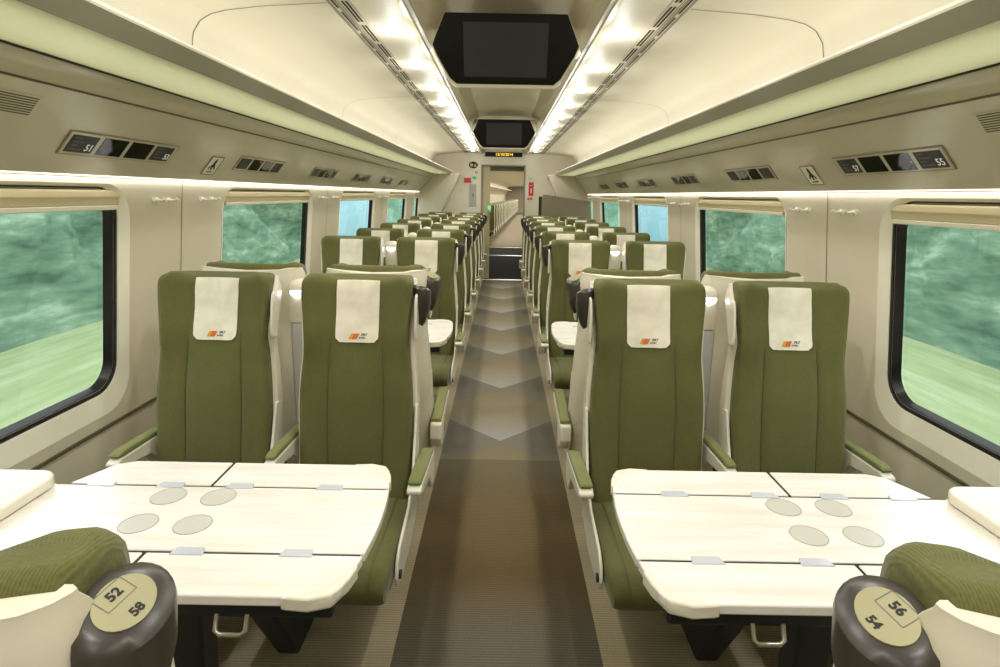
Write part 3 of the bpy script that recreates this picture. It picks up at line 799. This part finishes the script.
# ------------------------------------------------------------------ the end wall and what hangs on it
mb = MB()
mb.box(-1.45, -.375, Y_END, Y_END + .08, 0, 2.25); mb.box(.36, 1.45, Y_END, Y_END + .08, 0, 2.25); mb.box(-.375, .36, Y_END, Y_END + .08, 1.925, 2.25)
struct(mb.build('wall_end', M['shell']))
d = bpy.data.objects.new('door_1', None); COL.objects.link(d); d['kind'] = 'structure'
mb = MB(); mb.box(-.375, -.350, Y_END - .012, Y_END + .10, 0, 1.925); mb.box(.335, .36, Y_END - .012, Y_END + .10, 0, 1.925); mb.box(-.375, .36, Y_END - .012, Y_END + .10, 1.90, 1.925); mb.build('door_frame', M['skirt'], d, bevel=.003)
mb = MB(); mb.box(-.35, -.225, Y_END + .03, Y_END + .055, .02, 1.90); mb.build('sliding_leaf', M['vestwall'], d, bevel=.004)
mb = MB(); mb.tube([(-.245, Y_END + .03, 1.0), (-.245, Y_END - .01, 1.0), (-.245, Y_END - .01, 1.15), (-.245, Y_END + .03, 1.15)], .010, 8); mb.build('handle', M['silver'], d, smooth=60)
mb = MB(); mb.disc((-.232, Y_END + .028, 1.215), (1, 0, 0), (0, 0, 1), .028, .028, 20, .008); mb.build('door_button', M['greenled'], d)

t = thing('train_display', 'black display above the end door showing an amber date', 'display', (0, 0, 0))
mb = MB(); mb.box(-.315, .300, Y_END - .04, Y_END - .002, 2.055, 2.128); mb.build('case', M['bezeltv'], t, bevel=.004)
text_mesh('date_lettering', '13/10/2014', .064, M['amberled'], t, (.0, Y_END - .0415, 2.091), (1, 0, 0), (0, 0, 1), .0005)

def plate(name, label, cat, x0, x1, z0, z1, m, extra=(), depth=.012, base=0.0):
    t = thing(name, label, cat, ((x0 + x1) / 2, Y_END - base, (z0 + z1) / 2))
    w, h = (x1 - x0) / 2, (z1 - z0) / 2
    mb = MB(); mb.box(-w, w, -depth, -.001, -h, h); mb.build('plate', m, t, bevel=.002)
    for nm, pts, mm in extra:
        mb = MB(); mb.prism([(x * w, z * h) for x, z in pts], 'y', -depth - .0025, -depth + .001); mb.build(nm, mm, t)
    return t
sq = lambda a, b, c, e: [(a, c), (b, c), (b, e), (a, e)]
circ = lambda r, cx=0, cz=0, ax=1: [(cx + r * math.cos(a * PI / 8), cz + r * ax * math.sin(a * PI / 8)) for a in range(16)]
plate('service_panel', 'tall white service panel on the end wall beside the door', 'panel', -.665, -.385, 1.10, 1.985, M['trim'], (), .006)
t = thing('oval_sign', 'dark oval sign with yellow green symbols high on the end wall', 'sign', (-.508, Y_END - .006, 1.915))
mb = MB(); mb.disc((0, -.001, 0), (1, 0, 0), (0, 0, 1), .075, .055, 28, .008); mb.build('plate', M['slot'], t, smooth=30)
mb = MB(); mb.prism(circ(.026, -.028), 'y', -.012, -.008); mb.prism([(.008, -.028), (.055, -.028), (.030, .03)], 'y', -.012, -.008); mb.build('symbol_marking', mat('yellow_green_ink', rgb(190, 200, 50), .5), t)
a = plate('alarm_box', 'red alarm box on the end wall beside the door', 'alarm', -.655, -.545, 1.625, 1.705, M['red'], [('handle', sq(.2, 1.25, -1.0, -.5), M['red']), ('label_panel', sq(-1, .4, -1.6, -1.1), M['trim'])], .03)
plate('exit_sign', 'small green and white exit sign on the end wall panel', 'sign', -.535, -.445, 1.680, 1.735, M['palegreen'], [('pictogram_marking', [(-.6, -.5), (-.2, .6), (.2, .6), (.1, 0), (.6, -.5)], M['signgreen'])])
plate('pictogram_label', 'tiny label with two black bars above the exit sign', 'label', -.475, -.435, 1.775, 1.815, M['trim'], [('bar_marking', sq(-.8, -.25, -.9, .9), M['ink']), ('bar_marking', sq(.25, .8, -.9, .9), M['ink'])])
plate('grey_cover_plate', 'grey cover plate with green emergency symbol on the end wall', 'cover plate', -.575, -.455, 1.235, 1.600, M['grey'], [('symbol_marking', [(-.2, .05), (.25, .25), (.35, -.15), (.05, -.25), (0, .0)], M['signgreen'])], .010, .0065)
plate('pale_green_sign', 'pale green lettered strip above the extinguisher notice', 'sign', .405, .475, 1.700, 1.735, M['palegreen'])
plate('extinguisher_sign', 'red fire extinguisher notice on the wall right of the end door', 'sign', .418, .500, 1.425, 1.650, M['red'], [('pictogram_marking', [(-.2, -.6), (.2, -.6), (.2, .0), (.05, .2), (-.05, .2), (-.2, .0)], M['trim']), ('pictogram_marking', sq(-.3, .3, .45, .55), M['trim'])])
plate('red_text_sign', 'white label with red marks below the extinguisher notice', 'label', .395, .485, 1.345, 1.410, M['trim'], [('text_marking', sq(-.9, -.1, -.6, .6), M['red']), ('text_marking', sq(.1, .9, -.6, .6), M['red'])])
t = thing('partition_board', 'brown grey partition board with sloping top at the far right end', 'partition', (0, 9.22, 0))
mb = MB(); mb.prism([(.60, 0), (1.36, 0), (1.372, .90), (1.355, 1.355), (1.24, 1.372), (.64, 1.452), (.605, 1.44), (.60, 1.41)], 'y', 0, .022); mb.build('board', M['board'], t, bevel=.004)
mb = MB(); mb.box(.548, .598, .0, .03, 0, 1.42); mb.build('edge_post', M['slot'], t, bevel=.012)

# ------------------------------------------------------------------ vestibule, gangway and the next coach
mb = MB(); mb.add([(-.9, Y_END + .03, -.002), (.9, Y_END + .03, -.002), (.9, 13.9, -.002), (-.9, 13.9, -.002)], [(0, 1, 2, 3)])
mb.add([(-.6, 14.02, -.03), (.7, 14.02, -.03), (.7, 16.1, -.03), (-.6, 16.1, -.03)], [(0, 1, 2, 3)]); struct(mb.build('floor_vestibule', M['darkfloor']))
mb = MB(); mb.box(-.45, .50, 13.9, 14.02, -.03, .012); struct(mb.build('trim_90', M['railtop']))
mb = MB(); mb.box(-.45, .60, 16.1, 16.18, -.03, .008); struct(mb.build('trim_91', M['railtop']))
mb = MB(); mb.box(-.95, -.90, Y_END + .08, 14, 0, 2.2); mb.box(-.95, -.42, 13.9, 13.96, 0, 2.2); mb.box(-.48, -.42, 13.96, 16.1, 0, 2.1); mb.box(.9, .95, Y_END + .08, 14, 0, 2.2); mb.box(.50, .95, 13.9, 13.96, 0, 2.2); mb.box(.62, .66, 13.96, 16.1, 0, 2.1); mb.box(-.42, .5, 13.9, 13.96, 1.98, 2.2)
struct(mb.build('wall_vestibule', M['vestwall']))
mb = MB(); mb.box(-.95, .95, Y_END + .08, 16.1, 2.12, 2.16); struct(mb.build('ceiling_vestibule', M['vestdark']))
for i, (x, y) in enumerate(((-.12, 11.2), (.12, 12.6))):
    t = thing('vestibule_light', 'small round ceiling light in the vestibule, %s one' % ('nearer' if i == 0 else 'farther'), 'light', (x, y, 2.12), group='vestibule lights')
    mb = MB(); mb.disc((0, 0, -.008), (1, 0, 0), (0, 1, 0), .05, .05, 20, .008); mb.build('lens', M['led'], t)
    mb = MB(); mb.loft([[(r * math.cos(2 * PI * j / 20), r * math.sin(2 * PI * j / 20), z) for j in range(20)] for r, z in ((.065, 0), (.062, -.008), (.051, -.009))], cap=False); mb.build('bezel', M['railtop'], t)
YAW = math.radians(-2.9); PIV = Vector((0, 16.1, 0))
def coach2(o):
    o.location = PIV; o.rotation_euler = (0, 0, YAW); return struct(o)
mb = MB(); mb.add([(-1.4, .08, 0), (1.4, .08, 0), (1.4, 32, 0), (-1.4, 32, 0)], [(0, 1, 2, 3)]); coach2(mb.build('floor_next_coach', mat('next_coach_carpet', rgb(122, 110, 84), .9)))
mb = MB(); mb.strip([(-1.36, 0), (-1.40, .6), (-1.33, 1.47), (-1.15, 1.69), (-1.11, 1.75), (-.83, 1.75), (-.82, 1.80), (-.86, 1.80)], .05, 32)
mb.strip([(1.36, 0), (1.40, .6), (1.33, 1.47), (1.15, 1.69), (1.11, 1.75), (.83, 1.75), (.82, 1.80)], .05, 32)
mb.box(-1.4, -.42, 0, .06, 0, 2.2); mb.box(.55, 1.4, 0, .06, 0, 2.2); mb.box(-1.4, 1.4, 32, 32.05, 0, 2.2)
coach2(mb.build('wall_next_coach', M['wall']))
mb = MB(); mb.strip([(-1.16, 1.70), (-1.15, 2.0), (-1.03, 2.08), (-.4, 2.11), (.4, 2.11), (1.03, 2.08), (1.15, 2.0), (1.16, 1.7)], .05, 32); coach2(mb.build('ceiling_next_coach', M['ceiling']))
rm = Matrix.Translation(PIV) @ Matrix.Rotation(YAW, 4, 'Z')
far0 = None
for k in range(24):
    if far0 is None:
        far0 = thing('train_chair', 'x', 'seat', group='seats in the next coach')
        src = protos[(1, True)]
        for ch in src.children:
            nm = ch.name.split('.')[0]
            if nm in ('backrest', 'headrest_cover', 'back_shell', 'seat_cushion', 'side_plate', 'pedestal'):
                c = ch.copy(); COL.objects.link(c); c.parent = far0
        o = far0
    else: o = copy_tree(far0)
    p = rm @ Vector((-.503, 1.3 + 1.15 * k, 0)); o.location = p; o.rotation_euler = (0, 0, YAW)
    o['label'] = 'small distant seat in the next coach, %s along the aisle beyond the end door' % ORDN(k)

# ------------------------------------------------------------------ outside
for sg in (-1, 1):
    sd = SIDE[sg]
    mb = MB(); mb.add([(sg * 1.7, -8, -1.3), (sg * 1.7, 75, -1.3), (sg * 30, 75, -1.3), (sg * 30, -8, -1.3)], [(0, 1, 2, 3)])
    tag(mb.build('grass_field', M['grass']), 'pale green grass strip outside the %s windows' % sd, 'grass', kind='stuff')
    def wood(y0, y1, x, h, m, name, label):
        rows = []; ny = int((y1 - y0) / .45)
        for i in range(11):
            z = -1.3 + h * i / 10; r = []
            for j in range(ny + 1):
                y = y0 + (y1 - y0) * j / ny
                dx = .35 * math.sin(y * 1.3 + i) + .3 * math.sin(y * .53 + i * .8) + random.uniform(-.12, .12)
                r.append((sg * (x + dx * min(1, i / 3 + .08) + .12 * i), y, z if i else -1.32))
            rows.append(r)
        b = MB(); b.loft(rows, cap=False, close=False); o = b.build(name, m, smooth=180)
        return tag(o, label, 'trees', kind='stuff')
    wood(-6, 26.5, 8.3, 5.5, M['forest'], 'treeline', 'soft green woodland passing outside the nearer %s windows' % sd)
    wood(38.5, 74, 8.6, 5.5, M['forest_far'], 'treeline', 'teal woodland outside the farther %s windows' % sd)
    mb = MB(); mb.box(*sorted((sg * 7.6, sg * 7.75)), 26.2, 39, -1.3, 4.0); o = mb.build('outside_blue_board', M['blue_board'])  # plain board put in for the blurred bluish haze beyond the far windows
    tag(o, 'plain pale blue board standing in for the bluish haze outside the third %s window' % sd, 'blue_board')

w = bpy.data.worlds.new('overcast'); SC.world = w; w.use_nodes = True
bg = w.node_tree.nodes['Background']; bg.inputs[0].default_value = (.93, .97, 1.0, 1); bg.inputs[1].default_value = 2.35

# ------------------------------------------------------------------ lamps of the coach
def area(name, loc, rot, sx, sy, e, col=(1, .985, .955)):
    L = bpy.data.lights.new(name, 'AREA'); L.shape = 'RECTANGLE'; L.size = sx; L.size_y = sy; L.energy = e; L.color = col
    o = bpy.data.objects.new(name, L); COL.objects.link(o); o.location = loc; o.rotation_euler = rot; return o
for sg in (-1, 1):
    # in the rack: lights the curved ceiling and the glass
    area('rack_uplight', (sg * 1.02, 3.6, 1.80), (math.radians(180), math.radians(sg * 18), 0), .10, 11.6, 7.5)
    area('rack_downlight', (sg * 1.00, 3.6, 1.90), (0, 0, 0), .10, 11.6, 12)
    # in the gap under the lining: washes the wall
    area('wall_washer', (sg * 1.318, 3.6, 1.462), (0, math.radians(-sg * 12), 0), .012, 11.6, 3)
area('next_coach_light', rm @ Vector((0, 15, 2.08)), (0, 0, YAW), .8, 29, 460)
area('vestibule_lamp', (0, 12, 2.10), (0, 0, 0), .3, 3, 8)

# ------------------------------------------------------------------ camera
cam = bpy.data.cameras.new('camera'); co = bpy.data.objects.new('camera', cam); COL.objects.link(co); SC.camera = co
cam.sensor_width = 36; cam.lens = 590 / 1000 * 36; cam.clip_start = .02
cam.shift_x = (500 - 501.5) / 1000; cam.shift_y = (278 - 333.5) / 1000
ROLL = .018
R0 = Matrix.Rotation(math.radians(90 - 8), 4, 'X') @ Matrix.Rotation(ROLL, 4, 'Z')
co.matrix_world = Matrix.Translation((-.008, 0, 1.43)) @ R0

SC.view_settings.view_transform = 'Standard'
SC.view_settings.look = 'None'
SC.view_settings.exposure = 0.28
SC.view_settings.gamma = 1.0
SC.cycles.max_bounces = 8; SC.cycles.diffuse_bounces = 4; SC.cycles.glossy_bounces = 3; SC.cycles.transparent_max_bounces = 8
SC.cycles.sample_clamp_indirect = 6; SC.cycles.caustics_reflective = False; SC.cycles.caustics_refractive = False
SC.cycles.use_denoising = True
